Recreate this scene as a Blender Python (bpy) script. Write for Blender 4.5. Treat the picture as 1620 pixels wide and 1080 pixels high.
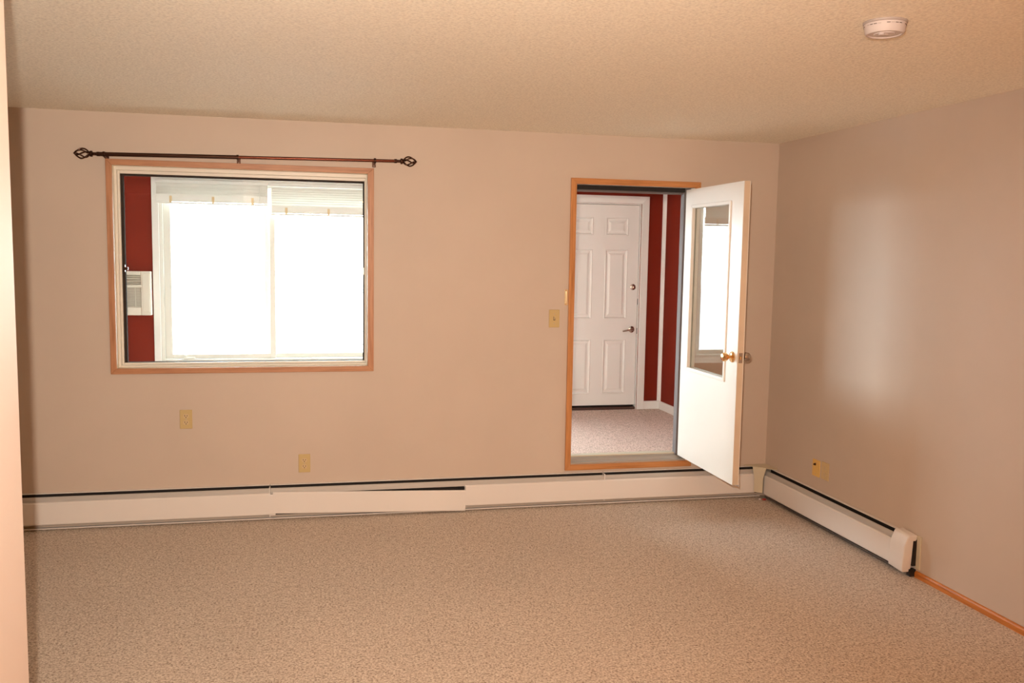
import bpy, bmesh, math, random
from mathutils import Vector, Matrix
random.seed(7)
for o in list(bpy.data.objects): bpy.data.objects.remove(o)
SC = bpy.context.scene
COL = SC.collection
PI = math.pi

# ------------------------------------------------------------------ camera
CAM = Vector((-3.1189, -5.6630, 1.6628))
YAW, PITCH, ROLL = 0.221764, -0.096985, 0.016448
fw = Vector((math.sin(YAW)*math.cos(PITCH), math.cos(YAW)*math.cos(PITCH), math.sin(PITCH)))
rt = Vector((math.cos(YAW), -math.sin(YAW), 0)); up = rt.cross(fw)
r2 = rt*math.cos(ROLL)+up*math.sin(ROLL); u2 = up*math.cos(ROLL)-rt*math.sin(ROLL)
cd = bpy.data.cameras.new('camera'); cam = bpy.data.objects.new('camera', cd); COL.objects.link(cam)
cd.sensor_width = 36; cd.lens = 1420.76/1620*36; cd.clip_start = .05; cd.clip_end = 200
M = Matrix((r2, u2, -fw)).transposed().to_4x4(); M.translation = CAM
cam.matrix_world = M
SC.camera = cam

# ------------------------------------------------------------------ world, lights, exposure
w = bpy.data.worlds.new('overcast_sky'); SC.world = w; w.use_nodes = True
bg = w.node_tree.nodes['Background']; bg.inputs[0].default_value = (.90, .99, 1.04, 1); bg.inputs[1].default_value = 37
FLASH_POWER = 600
fl = bpy.data.lights.new('camera_flash', 'SPOT'); fl.energy = FLASH_POWER; fl.color = (1, .84, .68)
fl.spot_size = math.radians(108); fl.spot_blend = 1.0; fl.shadow_soft_size = .014
flo = bpy.data.objects.new('camera_flash', fl); COL.objects.link(flo)
flo.location = CAM + Vector((-.055, .02, .12))
flo.rotation_euler = (Vector((-3.05, 0, 2.12)) - flo.location).to_track_quat('-Z', 'Y').to_euler()
tl = bpy.data.lights.new('hall_lamp_light', 'AREA'); tl.energy = 62; tl.color = (1, .34, .01); tl.shape = 'DISK'; tl.size = .5
tlo = bpy.data.objects.new('hall_lamp_light', tl); COL.objects.link(tlo)
tlo.location = (-2.2, -7.0, 2.36)
pt = bpy.data.lights.new('porch_window_portal', 'AREA'); pt.shape = 'RECTANGLE'; pt.size = 2.45; pt.size_y = 1.7
pt.cycles.is_portal = True
pto = bpy.data.objects.new('porch_window_portal', pt); COL.objects.link(pto)
pto.location = (-3.24, 3.13, 1.44); pto.rotation_euler = (-PI/2, 0, 0)
vs = SC.view_settings; SC.display_settings.display_device = 'sRGB'
vs.view_transform = 'Standard'; vs.look = 'None'; vs.gamma = 1; vs.exposure = 0; vs.use_curve_mapping = False
SC.cycles.use_denoising = True
SC.cycles.max_bounces = 10; SC.cycles.diffuse_bounces = 6; SC.cycles.transparent_max_bounces = 16
SC.cycles.sample_clamp_indirect = 6

# ------------------------------------------------------------------ materials
def mat(name, col, rough=.5, metal=0, spec=.5, coat=0):
    m = bpy.data.materials.new(name); m.use_nodes = True
    b = m.node_tree.nodes['Principled BSDF']
    b.inputs['Base Color'].default_value = (*col, 1); b.inputs['Roughness'].default_value = rough
    b.inputs['Metallic'].default_value = metal; b.inputs['Specular IOR Level'].default_value = spec
    b.inputs['Coat Weight'].default_value = coat
    return m
def N(m, t): return m.node_tree.nodes.new(t)
def LK(m, a, b): m.node_tree.links.new(a, b)
def coords(m, scale=(1, 1, 1)):
    tc = N(m, 'ShaderNodeTexCoord'); mp = N(m, 'ShaderNodeMapping'); mp.inputs['Scale'].default_value = scale
    LK(m, tc.outputs['Object'], mp.inputs['Vector']); return mp.outputs['Vector']
def noise(m, vec, scale, detail=3, rough=.6):
    n = N(m, 'ShaderNodeTexNoise'); n.inputs['Scale'].default_value = scale; n.inputs['Detail'].default_value = detail
    n.inputs['Roughness'].default_value = rough; LK(m, vec, n.inputs['Vector']); return n.outputs['Fac']
def ramp(m, fac, stops):
    r = N(m, 'ShaderNodeValToRGB'); e = r.color_ramp.elements
    while len(e) < len(stops): e.new(.5)
    for i, (p, c) in enumerate(stops): e[i].position = p; e[i].color = (*c, 1)
    LK(m, fac, r.inputs['Fac']); return r.outputs['Color']
def bump(m, h, strength, dist):
    b = N(m, 'ShaderNodeBump'); b.inputs['Strength'].default_value = strength; b.inputs['Distance'].default_value = dist
    LK(m, h, b.inputs['Height']); LK(m, b.outputs['Normal'], m.node_tree.nodes['Principled BSDF'].inputs['Normal'])
def base(m, c): LK(m, c, m.node_tree.nodes['Principled BSDF'].inputs['Base Color'])
def mul(c, k): return tuple(x*k for x in c)

def paint(name, col, var=.04, rough=.55, bs=.25, spec=.4):
    m = mat(name, col, rough, spec=spec); v = coords(m)
    base(m, ramp(m, noise(m, v, 1.7, 4), [(.3, mul(col, 1-var)), (.7, mul(col, 1+var))]))
    bump(m, noise(m, v, 240, 2), bs, .0006); return m
M_WALL = paint('beige_wall_paint', (.60, .505, .43), .03, .5)
M_RED = paint('brick_red_wall_paint', (.18, .0135, .003), .05, .7, .25, .2)
M_WHITE = paint('white_gloss_paint', (.85, .83, .79), .015, .32, .08)
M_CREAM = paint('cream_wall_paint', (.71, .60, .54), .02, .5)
M_YCREAM = paint('yellowed_cream_metal', (.66, .60, .46), .02, .45, .05)
M_LEAF = paint('white_door_paint', (.83, .81, .76), .015, .35, .06)
M_EDGE = paint('unpainted_door_edge', (.66, .53, .40), .1, .6, .1)
def ceiling_mat():
    c = (.94, .905, .79); m = mat('textured_ceiling', c, .7, spec=.25); v = coords(m)
    f = noise(m, v, 95, 3, .65)
    base(m, ramp(m, f, [(.35, mul(c, .86)), (.5, c), (.68, mul(c, 1.12))]))
    bump(m, f, .55, .004); return m
M_CEIL = ceiling_mat()
def carpet_mat(name, k, warm):
    m = mat(name, (.4, .3, .2), .95, spec=.1); v = coords(m)
    f0 = noise(m, v, 98, 4, .85); f1 = noise(m, v, 31, 2, .5)
    mm = N(m, 'ShaderNodeMix'); mm.inputs[0].default_value = .12; LK(m, f0, mm.inputs[2]); LK(m, f1, mm.inputs[3]); f = mm.outputs[0]
    c = ramp(m, f, [(.375, mul((.20*warm, .11, .07), k)), (.445, mul((.56*warm, .47, .39), k)), (.515, mul((.79*warm, .675, .58), k)), (.595, mul((.97*warm, .89, .80), k))])
    g = ramp(m, noise(m, v, 1.4, 3), [(.3, (.93, .93, .93)), (.7, (1, 1, 1))])
    x = N(m, 'ShaderNodeMix'); x.data_type = 'RGBA'; x.blend_type = 'MULTIPLY'; x.inputs[0].default_value = 1
    LK(m, c, x.inputs[6]); LK(m, g, x.inputs[7]); base(m, x.outputs[2])
    bump(m, f, .9, .008); return m
M_CARPET = carpet_mat('flecked_beige_carpet', 1.0, 1.0)
M_CARPET2 = carpet_mat('flecked_porch_carpet', .93, 1.10)
def wood(name, a, b, axis):
    s = [38, 38, 38]; s[axis] = 2.2
    m = mat(name, a, .42, spec=.45); v = coords(m, tuple(s))
    base(m, ramp(m, noise(m, v, 1.6, 5, .6), [(.3, b), (.55, a), (.75, mul(a, 1.12))])); return m
OA, OB = (.50, .24, .12), (.36, .15, .065)
M_WX, M_WY, M_WZ = wood('oak_grain_x', OA, OB, 0), wood('oak_grain_y', OA, OB, 1), wood('oak_grain_z', OA, OB, 2)
DA, DB = (.56, .25, .09), (.40, .155, .045)
M_DX, M_DZ = wood('orange_oak_grain_x', DA, DB, 0), wood('orange_oak_grain_z', DA, DB, 2)
M_BY = wood('orange_oak_grain_y', (.60, .22, .045), (.42, .13, .02), 1)
M_ENAMEL = paint('white_heater_enamel', (.80, .77, .75), .02, .38, .03)
M_DAMPER = mat('grey_heater_damper', (.50, .48, .46), .45)
M_PAN = mat('shade_dark_pan', (.10, .08, .07), .7)  # shadow below the right heater's panel, put into the pan colour
M_BLACK = mat('black_void', (.012, .009, .008), .8)
M_DARK = mat('dark_bronze_metal', (.055, .022, .012), .32, .75)
M_ROD2 = mat('reddish_bronze_tube', (.13, .035, .018), .25, .8)
M_GASKET = mat('dark_window_gasket', (.045, .035, .03), .9, spec=.05)
M_VINYL = mat('white_window_vinyl', (.78, .75, .68), .35)
M_JAMB = mat('cream_window_jamb', (.80, .72, .58), .45)
M_GREY = mat('grey_painted_stop', (.17, .15, .15), .6, spec=.2)
M_SILL = mat('worn_threshold_metal', (.45, .41, .36), .5, .35)
M_SILLT = mat('tan_threshold_strip', (.60, .54, .42), .55)
M_ALMOND = mat('almond_plastic', (.58, .44, .21), .35)
M_ALMOND2 = mat('yellow_almond_plastic', (.80, .52, .16), .35)
M_ALMOND3 = mat('pale_almond_plastic', (.66, .50, .26), .35)
M_IVORY = mat('ivory_receptacle', (.62, .48, .28), .35)
M_SLOT = mat('slot_shadow', (.05, .03, .02), .7)
M_BRASS = mat('polished_brass', (.95, .62, .30), .14, 1)
M_BRASSP = mat('pale_brass', (.78, .62, .38), .35, .8)
M_NICKEL = mat('satin_nickel', (.55, .48, .42), .25, 1)
M_SCREW = mat('screw_metal', (.5, .45, .4), .35, .8)
M_PLASTIC = mat('white_plastic', (.60, .55, .55), .5, spec=.25)
M_PLASTICG = mat('grey_plastic', (.42, .38, .37), .5)
M_AC = mat('ivory_appliance_plastic', (.74, .68, .58), .4)
M_ACD = mat('appliance_recess', (.56, .49, .41), .6)
M_BLIND = mat('white_blind_slat', (.80, .78, .73), .4)
M_SLAT = mat('thin_white_slat', (.78, .76, .71), .45)
def _translucent(m, f):
    nt = m.node_tree; t = nt.nodes.new('ShaderNodeBsdfTranslucent'); t.inputs[0].default_value = (1, .97, .9, 1)
    x = nt.nodes.new('ShaderNodeMixShader'); x.inputs[0].default_value = f; o = nt.nodes['Material Output']
    nt.links.new(nt.nodes['Principled BSDF'].outputs[0], x.inputs[1]); nt.links.new(t.outputs[0], x.inputs[2]); nt.links.new(x.outputs[0], o.inputs['Surface'])
_translucent(M_SLAT, .10)
M_TAG = mat('tan_ladder_tag', (.70, .52, .30), .6)
M_SNOW = mat('snow', (.88, .9, .93), .8)
M_REDSCRAP = mat('red_plastic', (.45, .04, .03), .5)
M_BRONZE = mat('brown_threshold', (.06, .025, .015), .5)
def glass_mat():
    m = bpy.data.materials.new('window_glass'); m.use_nodes = True; nt = m.node_tree; nt.nodes.clear()
    out = nt.nodes.new('ShaderNodeOutputMaterial'); mx = nt.nodes.new('ShaderNodeMixShader')
    t = nt.nodes.new('ShaderNodeBsdfTransparent'); t.inputs[0].default_value = (.93, .95, .94, 1)
    g = nt.nodes.new('ShaderNodeBsdfGlossy'); g.inputs['Roughness'].default_value = .0
    fr = nt.nodes.new('ShaderNodeFresnel'); 
    ge = nt.nodes.new('ShaderNodeNewGeometry'); ma = nt.nodes.new('ShaderNodeMapRange')
    ma.inputs['To Min'].default_value = 1.52; ma.inputs['To Max'].default_value = 1/1.52      # same strength from both sides of the sheet
    nt.links.new(ge.outputs['Backfacing'], ma.inputs['Value']); nt.links.new(ma.outputs[0], fr.inputs[0])
    nt.links.new(fr.outputs[0], mx.inputs[0]); nt.links.new(t.outputs[0], mx.inputs[1])
    nt.links.new(g.outputs[0], mx.inputs[2]); nt.links.new(mx.outputs[0], out.inputs[0]); return m
M_GLASS = glass_mat()

# ------------------------------------------------------------------ helpers
def B(): return bmesh.new()
def box(bm, x0, x1, y0, y1, z0, z1):
    v = [bm.verts.new((x, y, z)) for x in (x0, x1) for y in (y0, y1) for z in (z0, z1)]
    for f in ((0, 1, 3, 2), (4, 6, 7, 5), (0, 4, 5, 1), (2, 3, 7, 6), (0, 2, 6, 4), (1, 5, 7, 3)): bm.faces.new([v[i] for i in f])
    return v
def prism(bm, pts, axis, a, b):
    """closed outline pts (2-D, other two axes in x,y,z order) pulled along axis from a to b"""
    def P(p, t):
        q = list(p); q.insert(axis, t); return q
    va = [bm.verts.new(P(p, a)) for p in pts]; vb = [bm.verts.new(P(p, b)) for p in pts]; n = len(pts)
    bm.faces.new(va); bm.faces.new(vb[::-1])
    for i in range(n): bm.faces.new((va[i], vb[i], vb[(i+1) % n], va[(i+1) % n]))
def sheet(bm, path, axis, a, b, t=.0015):
    """bent sheet metal: an open path in 2-D given a thickness, pulled along axis"""
    n = len(path); nrm = []
    for i in range(n):
        p, q = path[max(i-1, 0)], path[min(i+1, n-1)]
        d = Vector((q[0]-p[0], q[1]-p[1])).normalized(); nrm.append((-d.y*t, d.x*t))
    prism(bm, list(path)+[(path[i][0]+nrm[i][0], path[i][1]+nrm[i][1]) for i in range(n-1, -1, -1)], axis, a, b)
def frame_of(d):
    d = d.normalized(); a = Vector((0, 0, 1)) if abs(d.z) < .9 else Vector((1, 0, 0))
    u = d.cross(a).normalized(); return u, d.cross(u).normalized()
def lathe(bm, o, d, prof, seg=24, cap=True):
    """prof: (distance along d, radius)"""
    o, d = Vector(o), Vector(d).normalized(); u, v = frame_of(d); rings = []
    for s, r in prof:
        if r < 1e-6: rings.append([bm.verts.new(o+d*s)])
        else: rings.append([bm.verts.new(o+d*s+(u*math.cos(2*PI*k/seg)+v*math.sin(2*PI*k/seg))*r) for k in range(seg)])
    for a, b in zip(rings, rings[1:]):
        for k in range(seg):
            k2 = (k+1) % seg
            if len(a) == 1 and len(b) == 1: continue
            if len(a) == 1: bm.faces.new((a[0], b[k], b[k2]))
            elif len(b) == 1: bm.faces.new((a[k], a[k2], b[0]))
            else: bm.faces.new((a[k], a[k2], b[k2], b[k]))
    if cap:
        if len(rings[0]) > 1: bm.faces.new(rings[0])
        if len(rings[-1]) > 1: bm.faces.new(rings[-1][::-1])
def tube(bm, pts, r, seg=10):
    pts = [Vector(p) for p in pts]; rr = r if isinstance(r, (list, tuple)) else [r]*len(pts); rings = []; ref = None
    for i, p in enumerate(pts):
        d = (pts[min(i+1, len(pts)-1)]-pts[max(i-1, 0)]).normalized()
        if ref is None: u, v = frame_of(d)
        else: u = (ref-d*ref.dot(d)).normalized(); v = d.cross(u)
        ref = u
        rings.append([bm.verts.new(p+(u*math.cos(2*PI*k/seg)+v*math.sin(2*PI*k/seg))*rr[i]) for k in range(seg)])
    for a, b in zip(rings, rings[1:]):
        for k in range(seg): bm.faces.new((a[k], a[(k+1) % seg], b[(k+1) % seg], b[k]))
    bm.faces.new(rings[0]); bm.faces.new(rings[-1][::-1])
def obj(name, bm, m, parent=None, bevel=0, smooth=False, seg=2):
    off = Vector((0, 0, 0)); p = parent
    while p is not None: off += p.location; p = p.parent
    bmesh.ops.recalc_face_normals(bm, faces=bm.faces)
    me = bpy.data.meshes.new(name); bm.to_mesh(me); bm.free()
    o = bpy.data.objects.new(name, me); COL.objects.link(o); me.materials.append(m)
    if parent is not None: me.transform(Matrix.Translation(-off)); o.parent = parent
    if smooth:
        for f in me.polygons: f.use_smooth = True
        me.set_sharp_from_angle(angle=math.radians(35))
    if bevel:
        md = o.modifiers.new('bevel', 'BEVEL'); md.width = bevel; md.segments = seg; md.limit_method = 'ANGLE'; md.harden_normals = False
    return o
def tag(o, label, cat, group=None, kind=None):
    o['label'] = label; o['category'] = cat
    if group: o['group'] = group
    if kind: o['kind'] = kind
    return o
def thing(name, label, cat, loc, group=None, kind=None):
    o = bpy.data.objects.new(name, None); o.empty_display_size = .05; COL.objects.link(o); o.location = loc
    return tag(o, label, cat, group, kind)
def bx(name, m, parent, x0, x1, y0, y1, z0, z1, bevel=0):
    bm = B(); box(bm, x0, x1, y0, y1, z0, z1); return obj(name, bm, m, parent, bevel)
def wall_y(name, m, x0, x1, y0, y1, z0, z1, holes, label):
    """wall slab facing y with rectangular holes (xa, xb, za, zb), sorted by x"""
    bm = B(); xs = x0
    for xa, xb, za, zb in holes:
        box(bm, xs, xa, y0, y1, z0, z1)
        if za > z0: box(bm, xa, xb, y0, y1, z0, za)
        if zb < z1: box(bm, xa, xb, y0, y1, zb, z1)
        xs = xb
    box(bm, xs, x1, y0, y1, z0, z1)
    bmesh.ops.remove_doubles(bm, verts=bm.verts, dist=1e-5)
    seen = {}
    for f in list(bm.faces): seen.setdefault(frozenset(v.index if False else tuple(round(c, 5) for c in v.co) for v in f.verts), []).append(f)
    bmesh.ops.delete(bm, geom=[f for fs in seen.values() if len(fs) > 1 for f in fs], context='FACES_ONLY')
    return tag(obj(name, bm, m), label, 'wall', kind='structure')
def mitre_frame(name, parent, x0, x1, z0, z1, w, y0, y1, mh, mv, bevel=.002, rightw=None):
    rw = rightw or w
    for pts, mm in (([(x0, z1), (x1, z1), (x1-rw, z1-w), (x0+w, z1-w)], mh), ([(x0, z0), (x1, z0), (x1-rw, z0+w), (x0+w, z0+w)], mh),
                    ([(x0, z0), (x0, z1), (x0+w, z1-w), (x0+w, z0+w)], mv), ([(x1, z0), (x1, z1), (x1-rw, z1-w), (x1-rw, z0+w)], mv)):
        bm = B(); prism(bm, pts, 1, y0, y1); obj(name, bm, mm, parent, bevel)

H = 2.44; WT = .14; XL = -6.5; YF = -8.0; YP = 3.0; ZP = .09; XPR = .415
# ------------------------------------------------------------------ room shell
def slab(name, m, label, cat, *a): return tag(bx(name, m, None, *a), label, cat, kind='structure')
slab('floor', M_CARPET, 'brown and beige flecked carpet covering the empty room', 'floor', XL-.12, .12, YF-.12, .0, -.1, 0)
slab('ceiling', M_CEIL, 'textured cream ceiling over the empty room', 'ceiling', XL-.12, .12, YF-.12, WT, H, H+.1)
wall_y('wall_back', M_WALL, XL-.12, XPR+.12, 0, WT, -.1, H, [(-4.25, -2.765, .935, 2.15), (-1.445, -.600, .262, 2.14)], 'beige wall with the interior window and the open doorway')
slab('wall_right', M_WALL, 'plain beige wall to the right with two yellowish plates low down', 'wall', 0, .12, YF-.12, 0, -.1, H)
slab('wall_left', M_WALL, 'beige wall at the far left behind the partition', 'wall', XL-.12, XL, YF, 0, 0, H)
slab('wall_front', M_WALL, 'beige wall behind the camera', 'wall', XL, 0, YF-.12, YF, 0, H)
bm = B(); box(bm, -3.885, -3.760, YF, -3.468, 0, H)
tag(obj('wall_partition', bm, M_CREAM, None, .006, seg=3), 'bright cream end of a partition wall at the left edge, close by', 'wall', kind='structure')
# porch shell
slab('floor_porch', M_CARPET2, 'lighter flecked carpet of the red porch beyond the doorway', 'floor', -6.6, XPR, WT, YP, ZP-.1, ZP)
slab('ceiling_porch', M_WHITE, 'white ceiling of the red porch', 'ceiling', -6.6, XPR+.12, WT, YP+.13, 2.42, 2.52)
wall_y('wall_porch_back', M_RED, -6.6, XPR+.12, YP, YP+.13, ZP-.1, 2.42, [(-4.45, -2.03, .625, 2.265), (-.725, .155, ZP-.01, 2.185)], 'dark red far wall of the porch with the bright window and white door')
wall_y('porch_bounce_facing', M_WHITE, -6.6, XPR, WT, WT+.01, ZP-.1, 2.42, [(-4.25, -2.765, .935, 2.15), (-1.445, -.600, .262, 2.14)], 'unseen white facing added on the porch side to bounce daylight')  # unseen white sheet, added to bounce daylight back into the porch
slab('wall_porch_right', M_RED, 'dark red right wall of the porch', 'wall', XPR, XPR+.12, WT, YP, ZP-.1, 2.42)
slab('wall_porch_left', M_RED, 'dark red left wall of the porch', 'wall', -6.72, -6.6, WT, YP+.13, ZP-.1, 2.42)
slab('ground_outside', M_SNOW, 'snowy white ground outside the porch window', 'ground', -30, 30, YP+.14, 50, -.6, -.45)

# ------------------------------------------------------------------ room window
W = thing('window_1', 'picture window in oak trim through which the red porch shows', 'window', (-3.507, 0, .95), kind='structure')
mitre_frame('casing_board', W, -4.271, -2.733, .917, 2.173, .034, -.016, .001, M_WX, M_WZ, rightw=.038)
bm = B()                                    # jamb lining through the wall
x0, x1, z0, z1 = -4.238, -2.771, .950, 2.139
for a in ((x0-.012, x0, z0-.012, z1+.012), (x1, x1+.006, z0-.012, z1+.012), (x0, x1, z0-.012, z0), (x0, x1, z1, z1+.011)): box(bm, a[0], a[1], 0, WT, a[2], a[3])
obj('jamb_lining', bm, M_JAMB, W)
def ring(bm, x0, x1, z0, z1, l, r, b, t, ya, yb):
    box(bm, x0, x0+l, ya, yb, z0, z1); box(bm, x1-r, x1, ya, yb, z0, z1)
    box(bm, x0+l, x1-r, ya, yb, z0, z0+b); box(bm, x0+l, x1-r, ya, yb, z1-t, z1)
bm = B(); ring(bm, x0, x1, z0, z1, .014, .006, .012, .022, .05, .10); obj('window_frame', bm, M_VINYL, W, .002)
bm = B(); ring(bm, x0+.014, x1-.006, z0+.012, z1-.022, .012, .008, .012, .018, .075, .115); obj('window_sash', bm, M_VINYL, W, .002)
bm = B(); ring(bm, x0+.026, x1-.014, z0+.024, z1-.040, .016, .008, .002, .011, .095, .125); obj('gasket', bm, M_GASKET, W)
bx('pane', M_GLASS, W, x0+.03, x1-.02, .113, .117, z0+.02, z1-.04)
for xx, s in ((-4.200, 1), (-2.792, -1)):
    bm = B(); box(bm, xx-.004, xx+.004, .082, .098, 1.518, 1.562); box(bm, min(xx, xx+s*.02), max(xx, xx+s*.02), .082, .10, 1.530, 1.548)
    obj('latch', bm, M_DARK if s > 0 else M_NICKEL, W, .001)

# ------------------------------------------------------------------ doorway and open door
D = thing('door_1', 'open white door with a tall glass pane, swung in from an oak trimmed doorway', 'door', (-.62, 0, .28), kind='structure')
mitre_frame('casing_board', D, -1.469, -.568, .232, 2.160, .038, -.016, .001, M_DX, M_DZ)
bm = B(); box(bm, -1.445, -1.431, 0, WT, .262, 2.14); box(bm, -.606, -.594, 0, WT, .262, 2.14); box(bm, -1.431, -.606, 0, WT, 2.122, 2.14)
obj('jamb', bm, M_WHITE, D)
bm = B(); box(bm, -.655, -.606, .058, .115, .30, 2.122); box(bm, -1.431, -1.42, .06, .115, .30, 2.122); obj('door_stop', bm, M_GREY, D, .002)
bx('weather_strip', M_BLACK, D, -1.42, -.655, .045, .085, 2.094, 2.1215)
bx('head_stop', M_GREY, D, -1.42, -.655, .086, .118, 2.082, 2.1215)
bm = B(); prism(bm, [(0, .262), (0, .281), (.035, .281), (.05, .292), (.085, .302), (.085, .262)], 0, -1.431, -.606); obj('threshold', bm, M_SILL, D)
bx('threshold_strip', M_SILLT, D, -1.431, -.606, .085, .15, .262, .309, .002)
LX0, LX1, LY0, LY1, LZ0, LZ1 = -.646, -.604, -.785, .045, .300, 2.110
GY0, GY1, GZ0, GZ1 = -.632, -.055, .905, 2.005
bm = B()
for a in ((LY0, GY0, LZ0, LZ1), (GY1, LY1, LZ0, LZ1), (GY0, GY1, LZ0, GZ0), (GY0, GY1, GZ1, LZ1)): box(bm, LX0, LX1, *a)
bmesh.ops.remove_doubles(bm, verts=bm.verts, dist=1e-5)
leaf = obj('door_leaf', bm, M_LEAF, D)
bx('door_edge', M_EDGE, leaf, LX0+.002, LX1-.004, LY0-.0015, LY0, LZ0+.001, LZ1-.001)
for xa, xb in ((LX0-.007, LX0+.016), (LX1-.016, LX1+.007)):
    bm = B()
    w = .022
    for pts in ([(GY0, GZ1), (GY1, GZ1), (GY1-w, GZ1-w), (GY0+w, GZ1-w)], [(GY0, GZ0), (GY1, GZ0), (GY1-w, GZ0+w), (GY0+w, GZ0+w)],
                [(GY0, GZ0), (GY0, GZ1), (GY0+w, GZ1-w), (GY0+w, GZ0+w)], [(GY1, GZ0), (GY1, GZ1), (GY1-w, GZ1-w), (GY1-w, GZ0+w)]):
        prism(bm, pts, 0, xa, xb)
    obj('glazing_bead', bm, M_LEAF, leaf, .003)
bx('glass_pane', M_GLASS, leaf, -.627, -.623, GY0+.012, GY1-.012, GZ0+.012, GZ1-.012)
bx('door_sweep', M_PLASTIC, leaf, LX1, LX1+.004, LY0, LY1-.03, LZ0-.012, LZ0+.03)
KY, KZ = -.722, 1.070
bm = B()
lathe(bm, (LX0, KY, KZ), (-1, 0, 0), [(0, .033), (.004, .033), (.009, .028), (.012, .014), (.03, .012), (.034, .020), (.045, .027), (.060, .026), (.068, .018), (.070, 0)], 28)
k = obj('knob', bm, M_BRASS, leaf, smooth=True); k['label'] = 'polished brass knob'
bm = B()
lathe(bm, (LX1, KY, KZ), (1, 0, 0), [(0, .033), (.005, .033), (.009, .026), (.012, .013), (.028, .012), (.032, .022), (.045, .027), (.062, .025), (.066, .022), (.067, 0)], 28)
k = obj('knob', bm, M_NICKEL, leaf, smooth=True); k['label'] = 'satin silver knob'
bm = B(); box(bm, LX0+.008, LX1-.009, LY0-.003, LY0-.0015, KZ-.03, KZ+.03); obj('latch_plate', bm, M_NICKEL, leaf, .001)
bm = B(); prism(bm, [(LX0+.013, LY0-.003), (LX1-.014, LY0-.003), (LX0+.016, LY0-.014)], 2, KZ-.009, KZ+.009); obj('latch_bolt', bm, M_BRASS, leaf)
for hz in (.5, 1.2, 1.9):
    bm = B(); lathe(bm, (LX1+.004, LY1-.04, hz-.045), (0, 0, 1), [(0, .006), (.09, .006)], 12); box(bm, LX1, LX1+.002, LY1-.04, LY1, hz-.045, hz+.045)
    obj('hinge', bm, M_BRASS, D)

# ------------------------------------------------------------------ porch window
P2 = thing('window_2', 'bright white sliding window of the porch, blown out by daylight', 'window', (-3.325, YP, .62), kind='structure')
mitre_frame('casing_board', P2, -4.505, -1.975, .565, 2.305, .058, YP-.018, YP+.001, M_WHITE, M_WHITE)
bm = B(); ring(bm, -4.45, -2.03, .625, 2.265, .032, .03, .024, .024, YP+.01, YP+.12); obj('window_frame', bm, M_VINYL, P2, .003)
for a, b, ya in ((-4.416, -3.436, .035), (-3.535, -2.062, .075)):
    bm = B(); ring(bm, a, b, .651, 2.239, .062 if a < -4 else .05, .05 if a < -4 else .06, .042, .04, YP+ya, YP+ya+.035)
    s = obj('sash', bm, M_VINYL, P2, .004)
    bx('pane', M_GLASS, s, a+.04, b-.04, YP+ya+.015, YP+ya+.019, .69, 2.21)
bm = B(); box(bm, -4.26, -4.16, YP+.012, YP+.034, .652, .668); box(bm, -4.25, -4.235, YP+.012, YP+.03, .668, .69); obj('sash_latch', bm, M_VINYL, P2, .003)
def blind(x0, x1, zt, zb, nfree, label, tags):
    t = thing('window_blind', label, 'blind', ((x0+x1)/2, YP-.05, zb), 'raised slatted blinds over the porch window')
    bx('headrail', M_BLIND, t, x0, x1, YP-.062, YP-.022, zt-.028, zt, .002)
    bz = zb+.085
    pitch = (zt-.034-bz)/nfree; hs = pitch*(.80 if nfree < 6 else .60)
    for i in range(nfree):
        z = zt-.034-(zt-.034-bz)*(i+.5)/nfree
        bm = B(); sheet(bm, [(YP-.053, z-hs), (YP-.045, z-.001), (YP-.041, z+hs)], 0, x0+.008, x1-.008, .0012); obj('slat', bm, M_SLAT, t)
    n = 11
    for i in range(n):
        z = zb+.020+(.060)*i/(n-1)
        bm = B(); sheet(bm, [(YP-.058, z-.0005), (YP-.044, z+.0008), (YP-.03, z-.0005)], 0, x0+.008, x1-.008, .0062); obj('slat', bm, M_BLIND, t)
    bx('bottom_rail', M_BLIND, t, x0+.006, x1-.006, YP-.058, YP-.03, zb, zb+.016, .003)
    for tx in tags:
        bx('ladder_tag', M_TAG, t, tx-.011, tx+.011, YP-.0615, YP-.0595, zb+.010, zb+.070)
        bm = B(); tube(bm, [(tx, YP-.060, zb+.05), (tx, YP-.060, zt-.028)], .0011, 6); obj('ladder_cord', bm, M_BLIND, t)
    bm = B(); tube(bm, [(x1-.075, YP-.066, zt-.02), (x1-.075, YP-.066, zt-.24 if nfree < 6 else zt-.15)], .003, 8); obj('tilt_wand', bm, M_BLIND, t)
blind(-4.466, -3.488, 2.275, 2.063, 4, 'left of the two white raised blinds, its slats gathered short under the headrail', (-4.335, -3.972, -3.628))
blind(-3.470, -2.07, 2.272, 1.983, 8, 'right of the two white raised blinds, hanging lower with separate open slats', (-3.330, -2.948, -2.56, -2.21))

# ------------------------------------------------------------------ air conditioner in the red wall
A = thing('air_conditioner', 'ivory through-wall air conditioner in the red wall left of the bright window', 'air conditioner', (-4.83, YP-.05, 1.06))
bm = B(); ring(bm, -5.15, -4.515, 1.06, 1.455, .10, .085, .075, .035, YP-.075, YP-.0); box(bm, -5.06, -4.59, YP-.075, YP, 1.31, 1.335); obj('housing', bm, M_AC, A, .006)
bx('louver_recess', M_ACD, A, -5.06, -4.60, YP-.035, YP-.005, 1.335, 1.42)
for i in range(4):
    z = 1.345+i*.021
    bm = B(); prism(bm, [(YP-.066, z), (YP-.040, z+.008), (YP-.040, z+.011), (YP-.066, z+.004)], 0, -5.055, -4.604); obj('louver', bm, M_AC, A)
bx('grille_recess', M_ACD, A, -5.06, -4.60, YP-.04, YP-.005, 1.13, 1.315)
for i in range(13):
    z = 1.137+i*.0140
    bx('grille_fin', M_AC, A, -5.055, -4.604, YP-.068, YP-.048, z, z+.0062)
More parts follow.
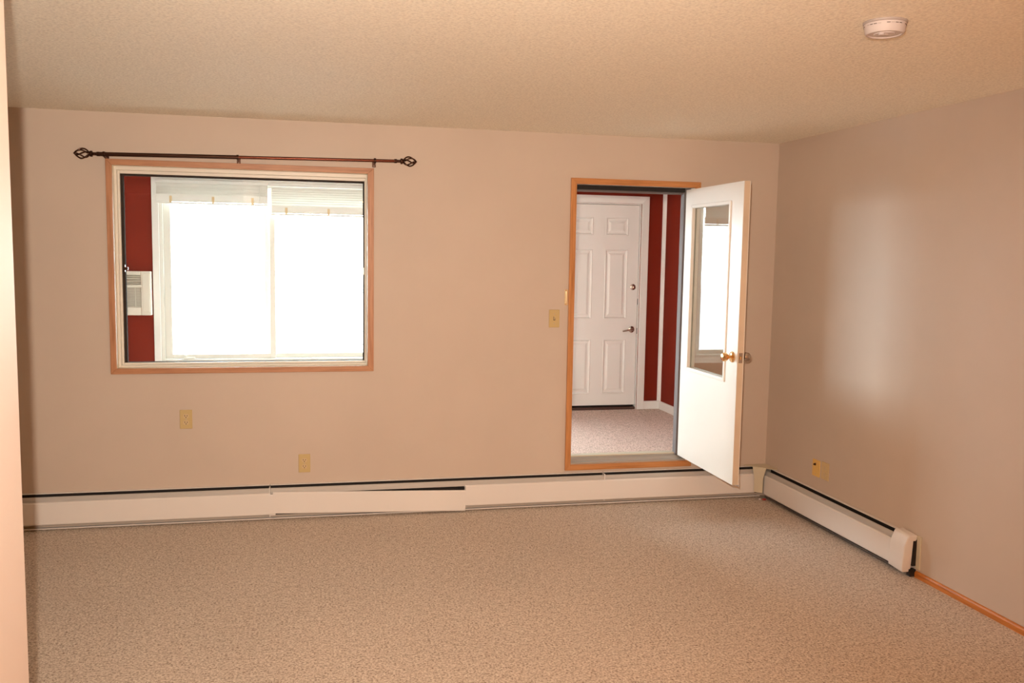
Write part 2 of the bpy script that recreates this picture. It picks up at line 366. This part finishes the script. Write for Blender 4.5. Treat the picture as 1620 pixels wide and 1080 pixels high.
for xx in (-5.0, -4.93, -4.86, -4.79, -4.72, -4.65): bx('grille_bar', M_AC, A, xx-.0025, xx+.0025, YP-.070, YP-.046, 1.132, 1.312)
bx('side_cover', M_AC, A, -4.585, -4.525, YP-.082, YP-.074, 1.09, 1.43, .003)

# ------------------------------------------------------------------ porch door
Q = thing('door_2', 'closed white six-panel entry door in the far red porch wall', 'door', (-.29, YP, ZP), kind='structure')
for pts in ([(-.805, ZP), (-.805, 2.262), (-.730, 2.187), (-.730, ZP)], [(.235, ZP), (.235, 2.262), (.160, 2.187), (.160, ZP)], [(-.805, 2.262), (.235, 2.262), (.160, 2.187), (-.730, 2.187)]):
    bm = B(); prism(bm, pts, 1, YP-.018, YP+.001); obj('casing_board', bm, M_WHITE, Q, .004)
bm = B(); box(bm, -.725, -.716, YP, YP+.12, ZP, 2.185); box(bm, .146, .155, YP, YP+.12, ZP, 2.185); box(bm, -.716, .146, YP, YP+.12, 2.176, 2.185); obj('jamb', bm, M_WHITE, Q)
bx('door_gap', M_BLACK, Q, -.716, .146, YP+.06, YP+.064, ZP, 2.176)
bx('threshold', M_BRONZE, Q, -.716, .146, YP-.005, YP+.06, ZP, ZP+.028, .002)
PX0, PX1, PZ0, PZ1 = -.711, .141, .137, 2.171; yf = YP+.012; yb = YP+.05
cols = [(-.592, -.345), (-.215, .028)]; rows = [(.255, .815), (1.022, 1.725), (1.865, 2.045)]
bm = B(); xs = [PX0, cols[0][0], cols[0][1], cols[1][0], cols[1][1], PX1]; zs = [PZ0, rows[0][0], rows[0][1], rows[1][0], rows[1][1], rows[2][0], rows[2][1], PZ1]
for i in range(5):
    for j in range(7):
        if i in (1, 3) and j in (1, 3, 5): continue
        v = [bm.verts.new((x, yf, z)) for x, z in ((xs[i], zs[j]), (xs[i+1], zs[j]), (xs[i+1], zs[j+1]), (xs[i], zs[j+1]))]; bm.faces.new(v)
for (a, b, c, d) in ((PX0, PX1, PZ0, PZ1),):
    lo = [(a, c), (b, c), (b, d), (a, d)]
    for i in range(4):
        p, q = lo[i], lo[(i+1) % 4]
        bm.faces.new([bm.verts.new(t) for t in ((p[0], yf, p[1]), (p[0], yb, p[1]), (q[0], yb, q[1]), (q[0], yf, q[1]))])
    bm.faces.new([bm.verts.new((x, yb, z)) for x, z in lo])
bmesh.ops.remove_doubles(bm, verts=bm.verts, dist=1e-5)
pleaf = obj('door_leaf', bm, M_WHITE, Q)
for ca, cb in cols:
    for ra, rb in rows:                      # raised panel: sloped sticking, flat groove, bevelled field
        bm = B(); prev = None
        for ins, dy in ((0, 0), (.007, -.003), (.020, .010), (.034, .010), (.056, .0015)):
            cur = [bm.verts.new((x, yf+dy, z)) for x, z in ((ca+ins, ra+ins), (cb-ins, ra+ins), (cb-ins, rb-ins), (ca+ins, rb-ins))]
            if prev:
                for i in range(4): bm.faces.new((prev[i], prev[(i+1) % 4], cur[(i+1) % 4], cur[i]))
            prev = cur
        bm.faces.new(prev); obj('door_panel', bm, M_WHITE, pleaf)
bm = B(); lathe(bm, (.090, yf, 1.348), (0, -1, 0), [(0, .031), (.006, .031), (.010, .026), (.011, .013), (.018, .013), (.018, 0)], 24); box(bm, .087, .093, yf-.030, yf-.018, 1.338, 1.358)
obj('deadbolt', bm, M_NICKEL, pleaf, smooth=True)
bm = B(); lathe(bm, (.086, yf, .916), (0, -1, 0), [(0, .033), (.006, .033), (.011, .024), (.014, .012), (.05, .011), (.05, 0)], 24)
tube(bm, [(.086, yf-.045, .916), (.05, yf-.048, .914), (.01, yf-.046, .906), (-.02, yf-.044, .900)], [.012, .010, .009, .008], 12)
obj('lever_handle', bm, M_NICKEL, pleaf, smooth=True)
for z in (.90, 1.2): bx('strike_plate', M_DARK, Q, .1445, .1465, YP+.001, YP+.016, z-.03, z+.03)
tag(bx('baseboard_porch_back', M_WHITE, None, .235, XPR, YP-.014, YP, ZP, ZP+.085, .003), 'short white baseboard beside the porch door', 'baseboard', kind='structure')
tag(bx('baseboard_porch_right', M_WHITE, None, XPR-.014, XPR, WT, YP-.014, ZP, ZP+.085, .003), 'white baseboard along the right red porch wall', 'baseboard', kind='structure')
bm = B(); n = 8; prism(bm, [(XPR-.032, YP), (XPR, YP)] + [(XPR, YP-.032)] + [(XPR-.032*math.sin(PI/2*i/n)*1.0, YP-.032*math.cos(PI/2*i/n)) for i in range(1, n)], 2, ZP+.085, 2.42)
tag(obj('trim_1', bm, M_WHITE), 'thin white vertical trim in the red porch corner', 'trim', kind='structure')

# ------------------------------------------------------------------ baseboard heaters
ZL = .216
def mapx(p): return p                                   # profile (y, z) for back wall, prism axis 0
def profile_parts(t, axis, runs, lip_runs):
    """runs of front panel along the wall; the section is given as (distance from the wall, height)"""
    s = lambda pts: [(-a, b) for a, b in pts]
    for a, b in lip_runs:
        bm = B(); sheet(bm, s([(.002, .03), (.002, ZL), (.020, ZL), (.020, ZL-.004)]), axis, a, b, .0015)
        obj('back_plate', bm, M_ENAMEL, t)
        bm = B(); sheet(bm, s([(.034, .190), (.036, .199), (.041, .2005), (.046, .197), (.052, .185), (.054, .166)]), axis, a+.002, b-.002, .0015)
        obj('damper', bm, M_DAMPER, t)
    a0, b0 = lip_runs[0][0], lip_runs[-1][1]
    bm = B(); prism(bm, s([(.004, .035), (.050, .035), (.050, .158), (.010, .158), (.008, .2115), (.004, .2115)]), axis, a0+.005, b0-.005)
    obj('element_slot_shade', bm, M_BLACK, t)  # element block plus black backing that paints the shade in the top slot
    bm = B(); sheet(bm, s([(.004, .008), (.050, .008), (.054, .012), (.054, .016)]), axis, a0+.003, b0-.003, .0015); obj('bottom_pan', bm, M_ENAMEL, t)
    for a, b in runs:
        bm = B(); sheet(bm, s([(.052, .168), (.058, .1735), (.064, .172), (.068, .165), (.068, .044), (.064, .038), (.056, .036)]), axis, a, b, .0015)
        obj('front_panel', bm, M_ENAMEL, t)
HB = thing('baseboard_heater', 'long white baseboard heater under the window and doorway, middle panel hanging loose', 'heater', (-3.3, 0, 0))
profile_parts(HB, 0, [(-6.48, -3.365), (-2.148, -.112)], [(-6.48, -3.37), (-3.366, -1.205), (-1.201, -.06)])
# the loose middle panel: dropped at its right end, leaning out
bm = B(); sheet(bm, [(-y, z) for y, z in [(.054, .170), (.060, .1755), (.067, .174), (.071, .167), (.071, .046), (.067, .040), (.058, .038)]], 0, -3.350, -2.150, .0015)
for v in bm.verts:
    k = (v.co.x+3.35)/1.2; v.co.z += .006-.036*k; v.co.y -= .001+.010*k
lp = obj('front_panel', bm, M_ENAMEL, HB); lp['label'] = 'loose front panel sagging at its right end'
bm = B(); sheet(bm, [(-y, z) for y, z in [(.0665, .167), (.0705, .168), (.0725, .160), (.0725, .05), (.068, .034)]], 0, -3.372, -3.335, .0012); obj('joint_cover', bm, M_ENAMEL, HB)
bx('bracket', M_ENAMEL, HB, -3.372, -3.366, -.056, -.004, .02, .206)
bx('bracket', M_ENAMEL, HB, -1.206, -1.200, -.056, -.004, .03, .2085)
bx('bracket', M_ENAMEL, HB, -2.152, -2.149, -.062, -.004, .012, .17)
HR = thing('baseboard_heater', 'short white baseboard heater along the right wall with a crooked end cap', 'heater', (0, -.85, 0))
def section_r(pts): return [(-a, b) for a, b in pts]
def extr_r(t):
    s = section_r
    def put(name, path, a, b, m, th=.0015):
        bm = B(); sheet(bm, s(path), 1, a, b, th); return obj(name, bm, m, t)
    a, b = -1.640, -.135
    put('back_plate', [(.002, .03), (.002, ZL), (.020, ZL), (.020, ZL-.004)], a, b+.05, M_ENAMEL)
    put('damper', [(.034, .190), (.036, .199), (.041, .2005), (.046, .197), (.052, .185), (.054, .166)], a+.09, b+.04, M_DAMPER)
    bm = B(); prism(bm, s([(.004, .035), (.050, .035), (.050, .158), (.010, .158), (.008, .2115), (.004, .2115)]), 1, a+.09, b+.04); obj('element_slot_shade', bm, M_BLACK, t)  # same black fill: element and painted slot shade
    put('bottom_pan', [(.004, .012), (.045, .012), (.050, .020), (.050, .026)], a+.09, b+.03, M_PAN)
    put('front_panel', [(.052, .168), (.058, .1735), (.064, .172), (.068, .165), (.068, .044), (.064, .038), (.056, .036)], a+.05, b+.018, M_ENAMEL)
extr_r(HR)
# crooked end cap on the right heater, swung out and leaning
bm = B(); prof = [(.006, .224), (.050, .224), (.060, .218), (.072, .186), (.080, .165), (.082, .050), (.078, .022), (.030, .022)]
prism(bm, [(-a, b) for a, b in prof], 1, -1.642, -1.522)
bmesh.ops.rotate(bm, verts=bm.verts, cent=(-.01, -1.65, .224), matrix=Matrix.Rotation(math.radians(4), 3, 'X'))
cap = obj('end_cap', bm, M_ENAMEL, HR, .009, seg=4)
for f in cap.data.polygons: f.use_smooth = True
cap.data.set_sharp_from_angle(angle=math.radians(25))
bm = B(); box(bm, -.008, 0, -1.668, -1.638, .045, .222); obj('wall_strip', bm, M_YCREAM, HR, .001)
bx('end_gap_shade', M_BLACK, HR, -.030, -.006, -1.640, -1.60, .060, .200)  # black block painting the shade in the gap beside the end cap
bx('end_foot', M_BLACK, HR, -.040, -.004, -1.640, -1.612, .004, .04)
# corner filler
CF = thing('corner_cover', 'cream tapered cover closing the heater corner between the two walls', 'cover', (-.08, -.08, 0))
bm = B(); pts = [(-.135, -.070), (-.070, -.135)]
d = [Vector((-.128, -.060, 0)), Vector((-.060, -.128, 0))]
n_ = Vector((-1, -1, 0)).normalized(); t_ = Vector((1, -1, 0)).normalized(); c_ = Vector((-.100, -.100, 0))
vs_ = []
for off in (0, .004):
    for (hw, z, o2) in ((.047, .222, .004), (.040, .190, .010), (.031, .150, .012), (.030, .050, .012)):
        vs_.append([bm.verts.new(c_+t_*hw+n_*(o2+off-.012)+Vector((0, 0, z))), bm.verts.new(c_-t_*hw+n_*(o2+off-.012)+Vector((0, 0, z)))])
for i in range(3):
    bm.faces.new((vs_[i][0], vs_[i][1], vs_[i+1][1], vs_[i+1][0])); bm.faces.new((vs_[i+4][0], vs_[i+4][1], vs_[i+5][1], vs_[i+5][0]))
    for s in (0, 1): bm.faces.new((vs_[i][s], vs_[i+1][s], vs_[i+5][s], vs_[i+4][s]))
bm.faces.new((vs_[0][0], vs_[0][1], vs_[4][1], vs_[4][0])); bm.faces.new((vs_[3][0], vs_[3][1], vs_[7][1], vs_[7][0]))
obj('face_plate', bm, M_YCREAM, CF)
bm = B(); prism(bm, [(0, 0), (-.165, 0), (-.165, -.020), (-.130, -.066), (-.066, -.130), (-.020, -.180), (0, -.180)], 2, .222, .2255); obj('top_plate', bm, M_YCREAM, CF)
# ------------------------------------------------------------------ wood baseboard
bm = B(); prism(bm, [(0, .0), (-.013, .0), (-.013, .024), (-.009, .031), (-.004, .034), (0, .034)], 1, YF, -1.642)
tag(obj('baseboard_right', bm, M_BY), 'narrow orange oak baseboard along the right wall', 'baseboard', kind='structure')

# ------------------------------------------------------------------ curtain rod
R = thing('curtain_rod', 'dark bronze curtain rod with twisted cage finials above the window', 'curtain rod', (-3.47, -.08, 2.17))
def rz(x): return 2.190+(x+4.40)*.0143
ry = -.08
bm = B(); tube(bm, [(-4.30, ry, rz(-4.30)), (-3.53, ry, rz(-3.53))], .0115, 16); obj('outer_tube', bm, M_DARK, R, smooth=True)
bm = B(); tube(bm, [(-3.55, ry, rz(-3.55)), (-2.60, ry, rz(-2.6))], .0092, 16); q = obj('inner_tube', bm, M_ROD2, R, smooth=True); q['label'] = 'thinner reddish telescoping tube'
for s, x0 in ((-1, -4.30), (1, -2.60)):
    z0 = rz(x0); bm = B(); X = Vector((s, 0, .004*s))
    lathe(bm, (x0, ry, z0), X, [(-.015, .0125), (0, .0125), (.003, .009), (.02, .009), (.024, .017), (.034, .017), (.040, .012), (.044, .013)], 18)
    fin = obj('finial', bm, M_DARK, R, smooth=True)
    bm = B()
    for j in range(5):
        pts = []
        for i in range(13):
            u = i/12; a = 2*PI*j/5+u*1.5; r = .0055+.0265*math.sin(PI*min(1, u*1.02))**.8*(1-.25*u)
            if u > .97: r = .002
            pts.append(Vector((x0+s*(.040+.078*u), ry+r*math.cos(a), z0+s*.004*.04+r*math.sin(a))))
        tube(bm, pts, .0042, 8)
    lathe(bm, (x0+s*.108, ry, z0), (s, 0, 0), [(0, .006), (.008, .008), (.018, 0)], 12)
    obj('finial_cage', bm, M_DARK, fin, smooth=True)
for x0 in (-4.262, -3.531, -2.732):
    z0 = rz(x0)
    bm = B(); box(bm, x0-.011, x0+.011, -.004, 0, z0-.034, z0+.006); tube(bm, [(x0, -.004, z0-.014), (x0, -.05, z0-.018), (x0, ry, z0-.014)], .0045, 8)
    lathe(bm, (x0-.006, ry, z0), (1, 0, 0), [(0, .0145), (.012, .0145)], 16)
    br = obj('bracket', bm, M_DARK, R)
    bm = B(); lathe(bm, (x0, -.004, z0-.026), (0, -1, 0), [(0, .004), (.002, .0035), (.003, 0)], 10); obj('screw', bm, M_SCREW, br)

# ------------------------------------------------------------------ wall plates
def outlet(x, z, label):
    t = thing('wall_outlet', label, 'outlet', (x, 0, z-.058))
    bx('cover_plate', M_ALMOND, t, x-.036, x+.036, -.006, 0, z-.058, z+.058, .003)
    for dz in (-.020, .020):
        bm = B(); prism(bm, [(x+.0165*math.cos(a), z+dz+max(-.0125, min(.0125, .0165*math.sin(a)))) for a in [2*PI*i/24 for i in range(24)]], 1, -.0075, -.005)
        rc = obj('receptacle', bm, M_IVORY, t)
        bm = B(); box(bm, x-.0085, x-.0055, -.008, -.0072, z+dz-.002, z+dz+.008); box(bm, x+.0055, x+.0085, -.008, -.0072, z+dz-.002, z+dz+.007)
        lathe(bm, (x, -.0072, z+dz-.0075), (0, -1, 0), [(0, .003), (.0008, .003)], 10); obj('slots', bm, M_SLOT, rc)
    bm = B(); lathe(bm, (x, -.006, z), (0, -1, 0), [(0, .0035), (.0015, .003), (.002, 0)], 12); obj('screw', bm, M_SCREW, t)
outlet(-3.856, .636, 'almond duplex outlet on the beige wall below the left part of the window')
outlet(-3.160, .341, 'almond duplex outlet low on the beige wall just above the heater')
S = thing('light_switch', 'almond toggle light switch on the wall left of the doorway', 'switch', (-1.562, 0, 1.19))
bx('cover_plate', M_ALMOND, S, -1.598, -1.526, -.006, 0, 1.189, 1.306, .003)
bm = B(); prism(bm, [(-.006, 1.240), (-.006, 1.256), (-.018, 1.262), (-.019, 1.256)], 0, -1.567, -1.557); obj('toggle', bm, M_IVORY, S, .001)
bx('toggle_slot', M_SLOT, S, -1.5685, -1.5555, -.0066, -.0055, 1.236, 1.260)
for z in (1.216, 1.278):
    bm = B(); lathe(bm, (-1.562, -.006, z), (0, -1, 0), [(0, .0032), (.0012, .003), (.0018, 0)], 12); obj('screw', bm, M_SCREW, S)
J = thing('cable_jack', 'yellow cable plate with a dark round socket, left of the pair on the right wall', 'wall plate', (0, -.645, .30))
bx('cover_plate', M_ALMOND2, J, -.006, 0, -.690, -.606, .295, .402, .003)
bm = B(); lathe(bm, (-.006, -.640, .372), (-1, 0, 0), [(0, .008), (.003, .008), (.003, .005), (.012, .005), (.012, 0)], 12); obj('socket', bm, M_DARK, J)
for z in (.318, .386):
    bm = B(); lathe(bm, (-.006, -.648, z-.004), (-1, 0, 0), [(0, .003), (.002, 0)], 10); obj('screw', bm, M_SCREW, J)
J = thing('wall_outlet', 'paler duplex outlet, right of the pair on the right wall', 'outlet', (0, -.750, .30))
bx('cover_plate', M_ALMOND3, J, -.006, 0, -.790, -.708, .297, .407, .003)
for dz in (-.020, .020):
    bm = B(); prism(bm, [(-.749+.0165*math.cos(a), .352+dz+max(-.0125, min(.0125, .0165*math.sin(a)))) for a in [2*PI*i/20 for i in range(20)]], 0, -.0078, -.005); obj('receptacle', bm, M_IVORY, J)
G = thing('door_guard', 'small brass night latch loop on the wall at the doorway trim', 'latch', (-1.482, 0, 1.34))
bx('mount_plate', M_BRASSP, G, -1.494, -1.471, -.004, 0, 1.336, 1.438, .001)
bm = B(); tube(bm, [(-1.489, -.004, 1.345), (-1.489, -.022, 1.350), (-1.489, -.024, 1.388), (-1.489, -.022, 1.426), (-1.489, -.004, 1.430)], .0042, 8)
obj('loop', bm, M_BRASSP, G, smooth=True)

# ------------------------------------------------------------------ smoke detector
cx, cy = -1.272, -2.965
K = thing('smoke_detector', 'round white smoke detector on the ceiling near the right wall', 'smoke detector', (cx, cy, H))
bm = B(); lathe(bm, (cx, cy, H), (0, 0, -1), [(0, .069), (.006, .069), (.008, .066)], 48); obj('mounting_base', bm, M_PLASTICG, K, smooth=True)
bm = B(); lathe(bm, (cx, cy, H), (0, 0, -1), [(.007, .066), (.014, .0655), (.034, .062), (.040, .058), (.040, .052), (.037, .050), (.037, .034), (.040, .032), (.040, .014), (.042, .012), (.042, 0)], 48); body = obj('body', bm, M_PLASTIC, K, smooth=True)
for i in range(30):
    a0 = 2*PI*i/30
    if i % 5 == 4: continue
    bm = B(); prev = None
    for u in range(4):
        a = a0+u*.055; c, s = math.cos(a), math.sin(a)
        cur = [bm.verts.new((cx+c*r, cy+s*r, z)) for r, z in ((.0640, H-.0145), (.0662, H-.0145), (.0660, H-.0163), (.0638, H-.0163))]
        if prev:
            for q in range(4): bm.faces.new((prev[q], prev[(q+1) % 4], cur[(q+1) % 4], cur[q]))
        prev = cur
    obj('vent_slot', bm, M_SLOT if i % 3 else M_PLASTICG, K)
bm = B(); lathe(bm, (cx-.02, cy-.012, H-.038), (0, 0, -1), [(0, .010), (.006, .010), (.008, .008), (.008, 0)], 20); obj('test_button', bm, M_PLASTIC, K, smooth=True)

# small scrap at the heater corner
T = thing('scrap', 'tiny red and white scrap on the carpet at the heater corner', 'scrap', (-.075, -.11, 0))
bm = B(); bmesh.ops.create_icosphere(bm, subdivisions=2, radius=.010, matrix=Matrix.Translation((-.072, -.135, .008)) @ Matrix.Diagonal((1.6, .8, .7, 1))); obj('red_piece', bm, M_REDSCRAP, T, smooth=True)
bm = B(); bmesh.ops.create_icosphere(bm, subdivisions=2, radius=.009, matrix=Matrix.Translation((-.100, -.125, .008)) @ Matrix.Diagonal((1.2, .8, .8, 1))); obj('white_piece', bm, M_PLASTIC, T, smooth=True)
